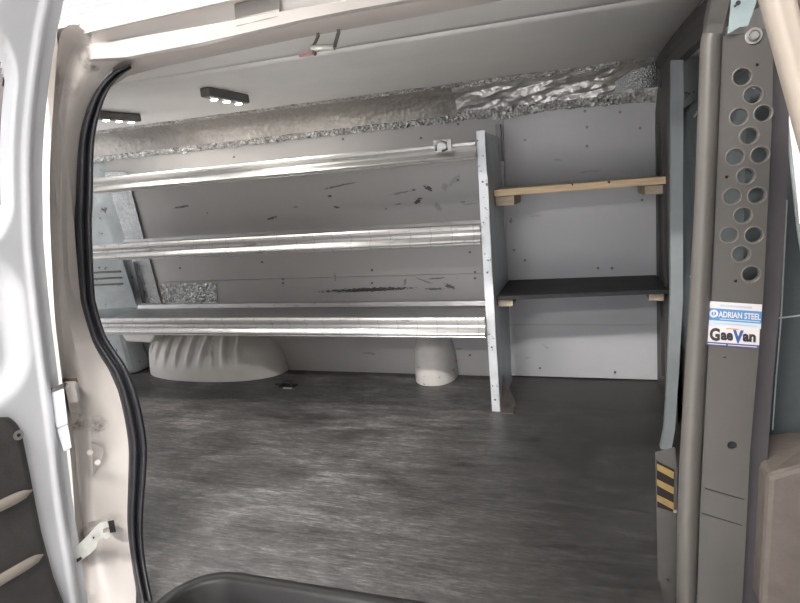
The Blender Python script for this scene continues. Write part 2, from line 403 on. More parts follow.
# long wall boards (leaning in towards the roof), with open joints
seamL = lambda z: -0.389+0.027*z
seamR = lambda z: -0.386+0.027*z
def wall_board(name, x0, x1, z0, z1, mt, th=0.012):
    c = []
    sl_ = lambda xx, z: xx if not callable(xx) else xx(z)
    for z in (z0, z1):
        y = wally(z); xa_, xb_ = x0, x1
        xa_, xb_ = sl_(x0, z), sl_(x1, z); c += [(xa_, y, z), (xb_, y, z), (xb_, y+th, z), (xa_, y+th, z)]
    return structure(MB().hexa(c).build(name, mt))
wb1 = wall_board('wall_back', -2.56, seamL, 0.545, 1.27, 'wall_board')
wb2 = wall_board('wall_back', -2.56, seamL, 0.0, 0.543, 'wall_board')
wb3 = wall_board('wall_back', seamR, 0.30, 0.28, 1.27, 'wall_board_right')
wb4 = wall_board('wall_back', seamR, 0.30, 0.006, 0.2785, 'wall_board_right')
for b, lst in ((wb1, [(234, 157), (343, 139), (458, 124), (421, 138), (458, 180), (470, 252), (372, 270), (262, 262), (180, 268), (215, 253)]), (wb2, [(283, 283), (372, 283), (475, 272), (475, 278), (283, 279), (430, 353), (470, 355)]),
               (wb3, [(585, 111), (587, 127), (587, 146), (620, 112), (538, 110), (514, 250), (525, 260), (598, 268), (612, 268), (525, 140), (640, 128), (642, 200)]), (wb4, [(540, 368), (615, 372)])):
    for q in lst:
        p = onwall(*q); MB().disc((p.x, p.y+0.002, p.z), (0, -1, -0.12), 0.006, 0.005, 12).build('rivet', 'dark_metal', b, smooth=False)
# outer skin behind the boards and rear end
structure(MB().hexa([(-3.05, 2.86, -0.3), (2.1, 2.86, -0.3), (2.1, 2.9, -0.3), (-3.05, 2.9, -0.3), (-3.05, 2.72, 0.5), (0.5, 2.72+.13, 0.5), (0.5, 2.9, 0.5), (-3.05, 2.9, 0.5)][:0] or
    [(-3.05, 2.84, -0.3), (0.42, 2.84, -0.3), (0.42, 2.88, -0.3), (-3.05, 2.88, -0.3), (-3.05, 2.68, 1.45), (0.42, 2.68, 1.45), (0.42, 2.72, 1.45), (-3.05, 2.72, 1.45)]).build('wall_outer', 'quarter_metal'))
structure(box('wall_left', -3.05, -3.0, 0.98, 1.20, -0.2, 1.42, 'body_paint')); structure(box('wall_left', -3.05, -3.0, 2.70, 2.84, -0.2, 1.40, 'body_paint'))
# rear quarter: bare blue-grey sheet metal, dented
rows = []
for i in range(30):
    x = -3.0 + 0.46*i/29; r = []
    for j in range(40):
        z = 1.30*j/39
        d = 0.012*noise.noise(Vector((x*7, z*7, 3))) + 0.006*noise.noise(Vector((x*19, z*19, 9)))
        r.append((x, wally(z)+0.016+d-0.02*max(0, 1-abs(z-0.5)/0.3), z))
    rows.append(r)
structure(MB().loft(rows).build('wall_back_rear', 'quarter_metal', smooth=True))
structure(MB().prism([onwall(133, 262, .03), onwall(136, 262, .03), onwall(146, 303, .03), onwall(142, 303, .03)], [onwall(133, 262, .02), onwall(136, 262, .02), onwall(146, 303, .02), onwall(142, 303, .02)]).build('gap_strip', 'dark'))  # dark strip added where the gap along the board edge shows black
q = tag(empty('quarter_panel', (-2.8, 2.70, 0.40)), 'blue-grey slotted sheet metal bracket at the far left end of the lower shelf', 'bracket')
z0, z1 = 0.40, 0.70
MB().hexa([(-3.0, 2.60, z0), (-2.56, 2.69, z0), (-2.56, 2.695, z0), (-3.0, 2.67, z0), (-3.0, 2.60, z1), (-2.60, 2.68, z1), (-2.60, 2.685, z1), (-3.0, 2.65, z1)]).build('plate', 'quarter_metal', q, bevel=0.008)
for k in range(3):
    z = 0.625-0.037*k
    MB().tube([(-2.86, 2.624, z), (-2.62, 2.675, z-0.004)], 0.006, 8).build('slot', 'dark_metal', q)
structure(MB().hexa([(-3.0, 2.56, 0.0), (-2.60, 2.62, 0.0), (-2.60, 2.78, 0.0), (-3.0, 2.78, 0.0), (-3.0, 2.58, 0.33), (-2.66, 2.64, 0.33), (-2.66, 2.76, 0.33), (-3.0, 2.76, 0.33)]).build('trim_1', 'quarter_metal', bevel=0.03))
# ceiling: headliner boards with a seam along the van, then the cove of foil insulation
def ceil_z(y): return interp(y, [1.28, 1.40, 1.66, 2.0, 2.3, 2.5], [1.362, 1.378, 1.398, 1.405, 1.400, 1.386])
def ceil_part(name, y0, y1, n):
    rows = [[(x, lerp(y0, y1, i/n), ceil_z(lerp(y0, y1, i/n))) for x in (-3.0, -1.5, 0.28)] for i in range(n+1)]
    return structure(MB().loft(rows).build(name, 'headliner', smooth=True, solid=-0.004))
ceil_part('ceiling', 1.28, 1.665, 8); ceil_part('ceiling', 1.671, 2.52, 14)
structure(box('roof', -3.05, 2.1, 1.16, 2.70, 1.422, 1.432, 'body_paint'))
# foil cove
def foil_pt(x, t):
    y = lerp(2.50, 2.634, t); z = lerp(1.386, 1.262, t)
    sag = math.sin(math.pi*t); y += 0.02*sag; z += 0.018*sag
    e = (abs(t-0.5)*2)**3
    big = interp(x, [-0.75, -0.45], [0, 1])
    a = noise.fractal(Vector((x*9, t*2.4, 0)), 1.0, 2.2, 4); b = noise.fractal(Vector((x*38, t*9, 5)), 1.0, 2.2, 4)
    g = noise.fractal(Vector((x*4.5+t*2.5, t*1.6-x*2, 7)), 1.0, 2.0, 3)
    d = 0.004*a*(1+0.8*big) + b*(0.0045*e*(1-0.5*big) + 0.0015*big) + big*0.022*(abs(g)-0.25)
    dn = Vector((0, -0.68, -0.73))
    p = Vector((x, y, z)) + dn*(d+0.006)
    if t < 0.08: p.z -= 0.004*abs(noise.noise(Vector((x*60, 0, 0))))
    if t > 0.92: p.z -= 0.012*abs(noise.noise(Vector((x*22, 4, 0)))); p.y -= 0.004
    return p
ins = tag(empty('foil_insulation', (-1.4, 2.55, 1.26)), 'silver foil insulation strip stuffed between the ceiling and the long wall', 'insulation')
def foil_strip(name, x0, x1, t0, t1, nx, nt_, mt):
    rows = [[foil_pt(lerp(x0, x1, i/nx), lerp(t0, t1, j/nt_)) for j in range(nt_+1)] for i in range(nx+1)]
    return MB().loft(rows).build(name, mt, ins, smooth=True)
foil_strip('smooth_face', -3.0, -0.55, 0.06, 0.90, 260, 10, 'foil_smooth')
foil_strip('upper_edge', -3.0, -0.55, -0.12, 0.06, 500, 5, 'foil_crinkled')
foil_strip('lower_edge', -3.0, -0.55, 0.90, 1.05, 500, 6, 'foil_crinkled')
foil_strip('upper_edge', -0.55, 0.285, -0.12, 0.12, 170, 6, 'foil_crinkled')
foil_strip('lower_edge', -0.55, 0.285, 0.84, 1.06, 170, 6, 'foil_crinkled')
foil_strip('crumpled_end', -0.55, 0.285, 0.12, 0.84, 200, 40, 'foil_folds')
# flap of foil and tape by the partition
fl = []
for i in range(14):
    r = []
    for j in range(10):
        u, w = i/13, j/9
        r.append((lerp(0.10, 0.275, u), 2.50-0.06*math.sin(math.pi*u)+0.03*w, lerp(1.275, 1.385, w*(0.45+0.55*u))+0.006*noise.noise(Vector((u*5, w*5, 1)))))
    fl.append(r)
MB().loft(fl).build('loose_flap', 'foil_tape', ins, smooth=True)
# foil tape on the wall
def tape(name, quad, label, mt='foil_tape', off=0.004, n=14, m2=14):
    rows = []
    for i in range(n+1):
        r = []
        for j in range(m2+1):
            u, w = i/n, j/m2
            px = lerp(lerp(quad[0][0], quad[1][0], u), lerp(quad[3][0], quad[2][0], u), w); py = lerp(lerp(quad[0][1], quad[1][1], u), lerp(quad[3][1], quad[2][1], u), w)
            p = onwall(px, py, off); p.y += 0.0015*noise.noise(Vector((u*9, w*9, 2)))
            r.append(p)
        rows.append(r)
    o = MB().loft(rows).build(name, mt, smooth=True); tag(o, label, 'tape'); return o
tape('foil_tape', [(104, 172), (126, 172), (161, 304), (146, 304)], 'slanting strip of silver foil tape over the board edge at the far left', off=0.012)
tape('foil_patch', [(160, 284), (216, 282.5), (217, 304), (163, 304)], 'rectangular crinkled foil patch on the wall just above the bottom shelf', 'foil_crinkled')
# ================================================================== BODY SIDE with the door opening (near side)
def ys(py): return interp(py, [0, 60, 110, 250, 420, 500, 560, 610], [1.235, 1.225, 1.20, 1.13, 1.09, 1.075, 1.04, 0.985])
DO = (-0.125, -0.055, -0.065, -0.028, 0.0)
RW = [((90,610),(98,610),(108,612),(122,612),(140,612)), ((80,570),(90,570),(100,570),(114,571),(133,572)), ((76,540),(84,540),(95,540),(108,540),(131,541)), ((74,500),(78,500),(88,500),(106,500),(130,500)),
      ((71,460),(75,460),(84,460),(106,461),(131,462)), ((68,430),(72,430),(85,430),(104,432),(130,436)), ((64,400),(67,400),(84,400),(100,402),(124,404)), ((61,370),(64,370),(80,370),(92,373),(112,377)),
      ((57,340),(62,340),(74,340),(84,342),(98,347)), ((55,320),(60,320),(69,320),(78,321),(89,324)), ((53,290),(58,290),(65,290),(71,290),(79,291)), ((51,250),(56,250),(62,250),(68,250),(75.5,250)),
      ((49,200),(54,200),(61,200),(69,200),(76,200)), ((50,150),(55,150),(62,150),(70,150),(78,151)), ((53,110),(58,110),(66,111),(76,113),(84,117)), ((55,80),(63,82),(74,86),(84,91),(91,97)),
      ((57,52),(68,60),(80,68),(91,76),(100,82)), ((60,28),(73,42),(86,52),(100,60),(113,66)), ((76,20),(88,36),(100,50),(112,56),(126,60))]
rows = []
for r in RW: rows.append([X(p, max(ys(p[1])+d, 0.948+0.004*k)) for k, (p, d) in enumerate(zip(r, DO))])
jamb = MB().loft(rows)
RB = structure(jamb.build('wall_front', 'body_paint', split=50, sub=1))
# header rail above the opening: roof edge, recessed gutter, lip
HD = []
for x, L in [(76, 62), (84, 61.7), (92, 61), (100, 60.5), (126, 59), (160, 52.5), (200, 45), (250, 33.5), (300, 22), (350, 12), (400, 3), (440, -5), (560, -29), (700, -56)]:
    roof = 25-0.245*(x-60)
    g1 = lerp(33, 7, (x-85)/115); g2 = lerp(45, 25, (x-85)/115)
    if x < 85: g1, g2 = 34, 46
    yy = ys(max(L, 0)) + (0.09 if x == 76 else 0.035 if x == 84 else 0.0)
    HD.append([X((x, roof-2), yy-0.10), X((x, roof), yy-0.125), X((x, g1), yy-0.115), X((x, g1+1), yy-0.075), X((x, g2), yy-0.07), X((x, g2+1.0), yy-0.085), X((x, L-2), yy-0.07), X((x, L), yy-0.055), X((x, L+1.5), yy-0.0)])
header = structure(MB().loft(HD).build('wall_front', 'body_paint', split=30))
# grey plate in place of the gutter recess, its shade put into the colour
MB().prism([X(q, 1.150) for q in ((236, 27), (234, 4), (281, -8), (279, 16.5))], [X(q, 1.16) for q in ((236, 27), (234, 4), (281, -8), (279, 16.5))]).build('recess_plate', 'recess_shade', header, bevel=0.002)
# grey inner trim under the header
TL = [(113, 66), (126, 60), (160, 54), (200, 46.5), (250, 35), (300, 23.5), (350, 13.5), (400, 4.5), (440, -3), (560, -27), (700, -54)]
TB = [(107, 90), (128, 76), (162, 67), (200, 59), (250, 48.5), (300, 38), (350, 29), (400, 20), (450, 10.5), (560, -11), (700, -39)]
rows = []
for a, b in zip(TL, TB):
    p = X(a, 1.232); q2 = X(b, 1.315); rows.append([p, p.lerp(q2, 0.15)+Vector((0, 0, -0.004)), p.lerp(q2, 0.6)+Vector((0, 0, -0.004)), q2, q2+Vector((0, 0.01, 0.03))])
structure(MB().loft(rows).build('trim_2', 'taupe_trim', smooth=True, split=40))
# outer skin of the body beyond the pillar and below the sill
structure(MB().hexa([(-3.05, 0.96, -0.4), (-1.29, 0.96, -0.4), (-1.29, 1.02, -0.4), (-3.05, 1.02, -0.4), (-3.05, 1.12, 1.42), (-1.2, 1.12, 1.42), (-1.2, 1.16, 1.42), (-3.05, 1.16, 1.42)]).build('wall_front_rear', 'body_paint'))
# door seal: double ridged black rubber along the pillar
SE = [(139,603,14),(131,560,14),(127,520,16),(128.5,470,18),(128,440,18.5),(121,402,18),(113,377,16.5),(104,362,16),(92,342,15.5),(83,312,15),(79,290,15.5),(75,225,17),(76,200,17),(78,150,16),(82,125,15),(88,107,13.5),(95,92,12),(104,80,10),(116,70,8),(130,64,5)]
ctr = catmull([(a, b, c) for a, b, c in SE], 4)
rows = []
for i, c in enumerate(ctr):
    a = ctr[max(i-1, 0)]; b = ctr[min(i+1, len(ctr)-1)]; t = Vector((b.x-a.x, b.y-a.y)).normalized(); n = Vector((-t.y, t.x))
    if n.x < 0: n = -n
    yb = ys(c.y); r = []
    for u, d in [(-0.03, 0.006), (0.0, -0.004), (0.10, -0.013), (0.28, -0.017), (0.44, -0.012), (0.52, 0.004), (0.58, 0.006), (0.66, -0.004), (0.82, -0.008), (0.95, -0.002), (1.0, 0.012), (1.0, 0.04)]:
        r.append(X((c.x+n.x*c.z*u, c.y+n.y*c.z*u), yb+d))
    rows.append(r)
tag(MB().loft(rows).build('door_seal', 'rubber', smooth=True), 'black double-ridged rubber weatherstrip curving along the door pillar', 'seal')

# ================================================================== LEFT SWING DOOR (standing open)
ZS = [-0.2, -0.1, .03, .311, .45, .607, .738, .93, 1.125, 1.25, 1.39, 1.5]; XS = [-1.222, -1.22, -1.213, -1.193, -1.177, -1.158, -1.145, -1.12, -1.071, -1.02, -.949, -.86]
def Xe(z):
    return (interp(z-0.05, ZS, XS)+interp(z, ZS, XS)*2+interp(z+0.05, ZS, XS))/4
DN = Vector((0.987, -0.16, 0))
def dpt(s, z, n): return Vector((Xe(z)-0.16*s, 0.93-0.99*s, z)) + DN*n
def sdrr(s, z, s0, s1, z0, z1, r):
    cx, cz = (s0+s1)/2, (z0+z1)/2; qx = abs(s-cx)-(s1-s0)/2+r; qz = abs(z-cz)-(z1-z0)/2+r
    return math.hypot(max(qx, 0), max(qz, 0))+min(max(qx, qz), 0)-r
def sm(x, a, b):
    t = max(0, min(1, (x-a)/(b-a))); return t*t*(3-2*t)
def dn_(s, z):
    n = 0.0
    n -= 0.014*(1-sm(s, 0.002, 0.008))                       # outer weather flange sits lower
    n += 0.004*sm(s, 0.012, 0.016) - 0.006*sm(s, 0.022, 0.032)
    d = sdrr(s, z, 0.052, 0.62, 0.94, 1.325, 0.09); n -= 0.026*(1-sm(d, -0.004, 0.006))
    d = sdrr(s, z, 0.045, 0.62, 0.615, 0.925, 0.10); n -= 0.030*(1-sm(d, -0.035, 0.012))
    return n
dr = tag(empty('swing_door', (-1.2, 0.9, -0.15)), 'white van swing door standing open at the left with window and black lower trim', 'door')
sl = [-0.02, -0.016, -0.01, -0.004, 0.0, 0.003, 0.006, 0.009] + [0.012+0.0035*i for i in range(48)] + [0.18+0.008*i for i in range(66)]
zl = [-0.15+0.01*i for i in range(157)]
mb = MB(); idx = {}
for i, s in enumerate(sl):
    for j, z in enumerate(zl):
        idx[i, j] = len(mb.v); mb.v.append(dpt(s, z, dn_(s, z)))
for i in range(len(sl)-1):
    for j in range(len(zl)-1):
        if sdrr((sl[i]+sl[i+1])/2, (zl[j]+zl[j+1])/2, 0.056, 0.616, 0.944, 1.321, 0.086) < -0.003: continue
        mb.f.append((idx[i, j], idx[i+1, j], idx[i+1, j+1], idx[i, j+1]))
mb.build('inner_skin', 'door_paint', dr, smooth=True)
rows = [[dpt(s, z, -0.045-0.01*(s < 0)) for z in [-0.15+0.1*k for k in range(17)]] for s in (-0.03, 0.0, 0.03)]
mbo = MB().loft([[dpt(-0.02, z, -0.014) for z in zl[::6]], [dpt(-0.024, z, -0.03) for z in zl[::6]], [dpt(-0.022, z, -0.05) for z in zl[::6]], [dpt(0.04, z, -0.055) for z in zl[::6]]])
mbo.loft([[dpt(s, z, -0.055) for z in (-0.15, 0.4, 0.93)] for s in (0.04, 0.4, 0.70)])
mbo.build('outer_skin', 'door_paint', dr, smooth=True)
gl = [[dpt(s, z, n) for z in [0.935+0.02*k for k in range(21)]] for s, n in [(0.045+0.04*i, -0.028) for i in range(15)]]
MB().loft(gl).build('window_glass', 'tinted_glass', dr, smooth=True)
TZ = [-0.12, 0.073, 0.161, 0.287, 0.442, 0.530, 0.552, 0.568, 0.580, 0.588]; TS = [0.028, 0.047, 0.061, 0.071, 0.078, 0.083, 0.087, 0.094, 0.104, 0.125]
rows = []
for k in range(90):
    z = -0.12 + 0.708*k/89; s0 = interp(z, TZ, TS); r = []
    for i in range(26):
        u = (i/25)**1.6; s = s0 + (0.68-s0)*u
        e = min(1, (s-s0)/0.012, (0.590-z)/0.010); e = math.sqrt(max(0, 1-(1-max(e, 0))**2))
        nn = 0.001 + 0.014*e - 0.006*(0.5+0.5*math.cos((z-0.31)*2*math.pi/0.085))*sm(s, s0+0.02, s0+0.03)*(0.35)
        r.append(dpt(s, z, nn))
    rows.append(r)
trim = MB().loft(rows).build('lower_trim', 'black_plastic', dr, smooth=True)
for zc, se in ((0.397, 0.080), (0.232, 0.076)):
    mb = MB(); rows = []
    for i in range(24):
        s = se + 0.45*i/23; w = 0.0125*math.sqrt(max(0.0, 1-max(0, 1-(s-se)/0.05)**2))+0.0005
        zz = zc + 0.02*(s-se)
        rows.append([dpt(s, zz+w*math.cos(a), 0.013+0.012*math.sin(a)*(w/0.0125)) for a in [math.pi*k/8 for k in range(9)]])
    mb.loft(rows).build('rib', 'rib_highlight', trim, smooth=True)
p = dpt(0.097, 0.537, 0.013)
sc = MB().disc(p, DN, 0.010, 0.004, 20).build('screw', 'bolt_metal', trim, bevel=0.001)
MB().disc(p+DN*0.004, DN, 0.004, 0.001, 8).build('screw_recess', 'dark', sc)
# hinge: door leaf, body leaf and pin
hg = MB().prism([X(q, 0.925) for q in ((48, 394), (64, 388), (68, 424), (57, 429))], [X(q, 0.945) for q in ((48, 394), (64, 388), (68, 424), (57, 429))]).build('hinge', 'door_paint', dr, bevel=0.003)
MB().tube([X((50, 391), 0.93), X((66, 385), 0.93)], 0.006, 10).build('hinge_pin', 'dark_metal', hg, smooth=True)
MB().prism([X(q, 0.985) for q in ((64, 381.5), (76, 381), (83, 413), (70, 413))], [X(q, 1.02) for q in ((64, 381.5), (76, 381), (83, 413), (70, 413))]).build('hinge_leaf', 'body_paint', hg, bevel=0.003)
MB().prism([X(q, 0.978) for q in ((74.5, 383), (77, 382.5), (84, 413), (81, 413.5))], [X(q, 1.0) for q in ((74.5, 383), (77, 382.5), (84, 413), (81, 413.5))]).build('hinge_stop', 'bolt_metal', hg)
MB().prism([X(q, 0.99) for q in ((62, 378.5), (77, 378), (78, 382), (63, 383))], [X(q, 1.0) for q in ((62, 378.5), (77, 378), (78, 382), (63, 383))]).build('hinge_gap', 'grease', hg)
MB().prism([X(q, 0.925) for q in ((57, 429), (68, 424), (72, 448), (64, 452))], [X(q, 0.94) for q in ((57, 429), (68, 424), (72, 448), (64, 452))]).build('hinge_tail', 'door_paint', hg, bevel=0.003)
# check strap into its pocket in the pillar
ol2 = [(72, 549), (80, 543), (88, 535), (95, 527), (101, 522), (107, 521), (109, 527), (103, 529), (103, 533), (109, 532), (110, 537), (105, 540), (103, 537), (98, 541), (96, 548), (90, 554), (82, 560), (75, 564)]
st = MB().prism([X(q, 0.942) for q in ol2], [X(q, 0.948) for q in ol2]).build('check_strap', 'zinc', dr, bevel=0.001)
MB().prism([X(q, 0.940) for q in ((75, 560), (81, 556.5), (82, 559), (76, 563.5))], [X(q, 0.943) for q in ((75, 560), (81, 556.5), (82, 559), (76, 563.5))]).build('strap_stop', 'dark', st)
MB().prism([X(q, 0.940) for q in ((92.5, 537), (94, 536.5), (94.5, 538.5), (93, 539))], [X(q, 0.943) for q in ((92.5, 537), (94, 536.5), (94.5, 538.5), (93, 539))]).build('strap_hole', 'dark', st)
pk = MB().prism([X(q, 1.0) for q in ((108, 521), (114, 520), (116, 532), (110, 533))], [X(q, 1.02) for q in ((108, 521), (114, 520), (116, 532), (110, 533))]).build('strap_pocket', 'dark', RB)
MB().prism([X(q, 1.0) for q in ((87, 522), (106, 518), (109, 521), (102, 523), (90, 530))], [X(q, 1.012) for q in ((87, 522), (106, 518), (109, 521), (102, 523), (90, 530))]).build('strap_bracket', 'zinc', RB, bevel=0.001)
pq = [(74, 438), (90, 441), (103, 448), (104, 453), (84, 498), (78, 515)]
MB().prism([X(q, ys(q[1])-0.064+0.001*(q[0]-74)) for q in pq], [X(q, ys(q[1])-0.05) for q in pq]).build('jamb_plate', 'body_paint', RB, bevel=0.004)
for q in ((90, 452), (98, 462)): MB().disc(X(q, 1.005), (0.5, -0.8, 0), 0.006, 0.003, 14).build('bolt', 'body_paint', RB, bevel=0.001)

# ================================================================== SHELVING UNIT
su = tag(empty('shelving_unit', (-1.6, 2.5, 0)), 'three-tier aluminium van shelving unit along the white wall', 'shelving')
SX0, SX1 = -2.545, -0.412
def front_y(z): return interp(z, [0, 0.5, 0.9, 1.17], [2.330, 2.290, 2.280, 2.280])
def extr(name, prof, mt, parent, x0=SX0, x1=SX1, th=0.0, n=1, **k):
    rows = [[(lerp(x0, x1, i/n), y, z) for y, z in prof] for i in range(n+1)]
    return MB().loft(rows).build(name, mt, parent, solid=th, **k)
def lip(parent, y, z0, z1, kind):
    h = z1-z0
    prof = [(y+0.030, z1-0.012), (y+0.026, z1), (y+0.004, z1+0.001), (y, z1-0.006*h/0.07), (y+0.001, z1-0.22*h), (y+0.010, z1-0.26*h), (y+0.017, z1-0.38*h), (y+0.015, z1-0.50*h), (y+0.005, z1-0.60*h), (y-0.006, z1-0.72*h), (y-0.008, z1-0.80*h), (y-0.003, z1-0.86*h), (y+0.003, z1-0.90*h), (y+0.001, z0+0.004), (y+0.006, z0), (y+0.03, z0+0.002)]
    return extr('front_lip', prof, kind, parent, smooth=True, split=28)
# top tray
yt = 2.250
tr = extr('top_tray', [(yt+0.01, 1.085), (yt+0.02, 1.082), (2.60, 1.082), (2.63, 1.082), (2.63, 1.135)], 'tray_metal', su, th=0.002)
tl = lip(tr, yt, 1.064, 1.137, 'aluminium_plain')
# middle tray
ym = 2.258
tr2 = extr('middle_tray', [(ym+0.02, 0.785), (2.64, 0.785), (2.65, 0.788), (2.655, 0.803), (2.672, 0.803)], 'tray_metal', su, th=0.002)
lip(tr2, ym, 0.735, 0.815, 'aluminium')
# bottom tray
yb = 2.262
tr3 = extr('bottom_tray', [(yb+0.02, 0.390), (2.66, 0.390), (2.675, 0.395), (2.68, 0.416), (2.70, 0.416)], 'tray_metal', su, th=0.002)
lip(tr3, yb, 0.350, 0.436, 'aluminium')
def end_panel(x, flange):
    zz = [0.0, 0.10, 0.22, 0.30, 0.42, 0.60, 0.85, 1.0, 1.165]
    rear = [wally(z)-0.006 for z in zz]; rear[0] -= 0.06; rear[1] -= 0.07; rear[2] -= 0.045; rear[3] -= 0.02
    lo = [(x, front_y(z), z) for z in zz] + [(x, r, z) for z, r in list(zip(zz, rear))[::-1]]
    hi = [(x-0.003, b, c) for a, b, c in lo]
    p = MB().prism(lo, hi).build('end_panel', 'panel_steel', su)
    fz = [0.0, 0.3, 0.5, 0.7, 0.9, 1.0, 1.1, 1.172]
    rows = [[(x-0.036, front_y(z)+0.012, z), (x-0.036, front_y(z), z), (x, front_y(z), z), (x, front_y(z)+0.003, z)] for z in fz]
    MB().loft(rows).build('front_flange', 'flange_steel', p, solid=0.002)
    for z in (0.06, 0.30, 0.98, 0.62):
        MB().disc((x-0.020, front_y(z)+0.001, z), (0, -1, 0), 0.0045, 0.003, 10).build('bolt', 'dark_metal', p)
    MB().box(x-0.05, x+0.055, front_y(0)-0.012, front_y(0)+0.11, 0.0, 0.004).build('foot', 'rusty_foot', p)
    MB().prism([(x+0.003, front_y(0)+0.0, 0.004), (x+0.055, front_y(0)+0.10, 0.004), (x+0.003, front_y(0)+0.11, 0.13)], [(x+0.0, front_y(0)+0.0, 0.004), (x+0.050, front_y(0)+0.105, 0.004), (x+0.0, front_y(0)+0.115, 0.13)]).build('gusset', 'rusty_foot', p)
    return p
end_panel(-0.374, True)
# divider clip riveted on the top lip, dark rear bracket
cl = MB().prism([X(q, 2.236) for q in ((433, 140), (451, 138.5), (452, 151), (435, 153))], [X(q, 2.246) for q in ((433, 140), (451, 138.5), (452, 151), (435, 153))]).build('divider_clip', 'aluminium_plain', tl, bevel=0.002)
MB().tube([X(q, 2.232) for q in ((436, 151), (435, 144), (440, 141), (446, 143), (447, 149), (442, 151))], 0.005, 8).build('wire_loop', 'bolt_metal', tl, smooth=True)
MB().hexa([(-0.383, 2.60, 1.06), (-0.362, 2.60, 1.06), (-0.362, 2.655, 1.06), (-0.383, 2.655, 1.06), (-0.383, 2.60, 1.215), (-0.362, 2.60, 1.215), (-0.362, 2.636, 1.215), (-0.383, 2.636, 1.215)]).build('rear_bracket', 'dark_metal', su)

# ================================================================== BOARDS ON THE RIGHT
ws = tag(empty('wooden_shelf', (-0.05, 2.55, 0.91)), 'upper shelf board with a raw tan wooden front edge, right of the shelving unit', 'shelf')
MB().hexa([(-0.370, 2.395, 0.915), (0.282, 2.44, 0.918), (0.262, 2.675, 0.918), (-0.370, 2.665, 0.915), (-0.370, 2.395, 0.943), (0.282, 2.44, 0.946), (0.262, 2.675, 0.946), (-0.370, 2.665, 0.943)]).build('board', 'plywood_edge', ws, bevel=0.002)
MB().hexa([(-0.370, 2.42, 0.875), (-0.292, 2.42, 0.875), (-0.292, 2.66, 0.875), (-0.370, 2.66, 0.875), (-0.370, 2.42, 0.914), (-0.292, 2.42, 0.914), (-0.292, 2.66, 0.914), (-0.370, 2.66, 0.914)]).build('cleat', 'lumber', ws, bevel=0.002)
MB().hexa([(0.205, 2.46, 0.880), (0.281, 2.46, 0.880), (0.264, 2.66, 0.880), (0.195, 2.66, 0.880), (0.205, 2.46, 0.916), (0.281, 2.46, 0.916), (0.264, 2.66, 0.916), (0.195, 2.66, 0.916)]).build('cleat', 'lumber', ws, bevel=0.002)
for q in ((572, 184.5), (609, 182)):
    MB().disc(Vector((at(q[0], q[1], 1, 2.42).x, 2.43, at(q[0], q[1], 1, 2.42).z)), (0, -1, 0), 0.005, 0.014, 10).build('screw', 'dark', ws)
bs = tag(empty('black_shelf', (-0.05, 2.55, 0.48)), 'lower black shelf board with a worn dark edge, right of the shelving unit', 'shelf')
MB().hexa([(-0.370, 2.345, 0.492), (0.298, 2.395, 0.500), (0.274, 2.725, 0.500), (-0.370, 2.725, 0.492), (-0.370, 2.345, 0.508), (0.298, 2.395, 0.516), (0.274, 2.725, 0.516), (-0.370, 2.725, 0.508)]).build('board', 'black_board', bs, bevel=0.002)
MB().box(-0.370, -0.308, 2.37, 2.72, 0.460, 0.491).build('cleat', 'lumber', bs, bevel=0.002)
MB().box(0.220, 0.274, 2.42, 2.72, 0.466, 0.499).build('cleat', 'lumber', bs, bevel=0.002)

# ================================================================== WHEEL ARCH and small cover
def dome(a, b, h, xc, yc, ex, ey, ez, fn=None, nu=60, nv=26):
    rows = []
    for i in range(nu+1):
        th = math.pi*i/nu; r = []     # plan angle, pi = left, 0 = right; front at pi/2
        for j in range(nv+1):
            ph = math.pi/2*j/nv
            c = math.cos(ph); s_ = math.sin(ph)
            cx_ = math.copysign(abs(math.cos(th))**(2/ex), math.cos(th)); cy_ = abs(math.sin(th))**(2/ey)
            rr = c**(2/ez); zz = s_**(2/ez)
            p = Vector((xc+a*cx_*rr, yc-b*cy_*rr, h*zz))
            if fn: p = fn(p, th, ph)
            r.append(p)
        rows.append(r)
    return MB().loft(rows)
def ribs(p, th, ph):
    w = sm(p.x, -1.72, -1.86)*sm(p.z, 0.10, 0.2)
    w = (1-sm(p.x, -1.90, -1.78))*sm(p.z, 0.06, 0.16)
    k = math.sin((p.x+0.30*(0.28-p.z)*(1 if p.x < -2 else -0.2))*2*math.pi/0.085)
    d = Vector((0, -1, 0.6)).normalized()
    p = Vector((p.x, min(p.y, wally(p.z)-0.003), p.z))
    return p + d*(0.016*w*max(-0.2, k)**1 if k > -0.2 else -0.002*w)
wa = tag(empty('wheel_arch', (-2.05, 2.68, 0)), 'white ribbed wheel arch housing bulging from the wall under the bottom shelf', 'wheel arch')
dome(0.455, 0.235, 0.315, -2.11, 2.785, 2.2, 2.5, 2.5, ribs, 160, 60).build('housing', 'arch_paint', wa, smooth=True)
MB().hexa([(-2.56, 2.56, 0.225), (-2.36, 2.54, 0.225), (-2.36, 2.74, 0.225), (-2.56, 2.74, 0.225), (-2.60, 2.56, 0.30), (-2.30, 2.54, 0.30), (-2.30, 2.74, 0.30), (-2.60, 2.74, 0.30)]).build('flange', 'arch_paint', wa, bevel=0.01)
wc = dome(0.108, 0.165, 0.262, -0.765, 2.78, 2.3, 2.3, 3.2, lambda p, th, ph: Vector((p.x+(0.757+p.x)*-0.25*p.z/0.3*0, min(p.y, wally(p.z)-0.003), p.z)), 50, 24).build('filler_cover', 'cover_paint', smooth=True)
tag(wc, 'small rounded white cover on the floor under the bottom shelf, scuffed black', 'cover')
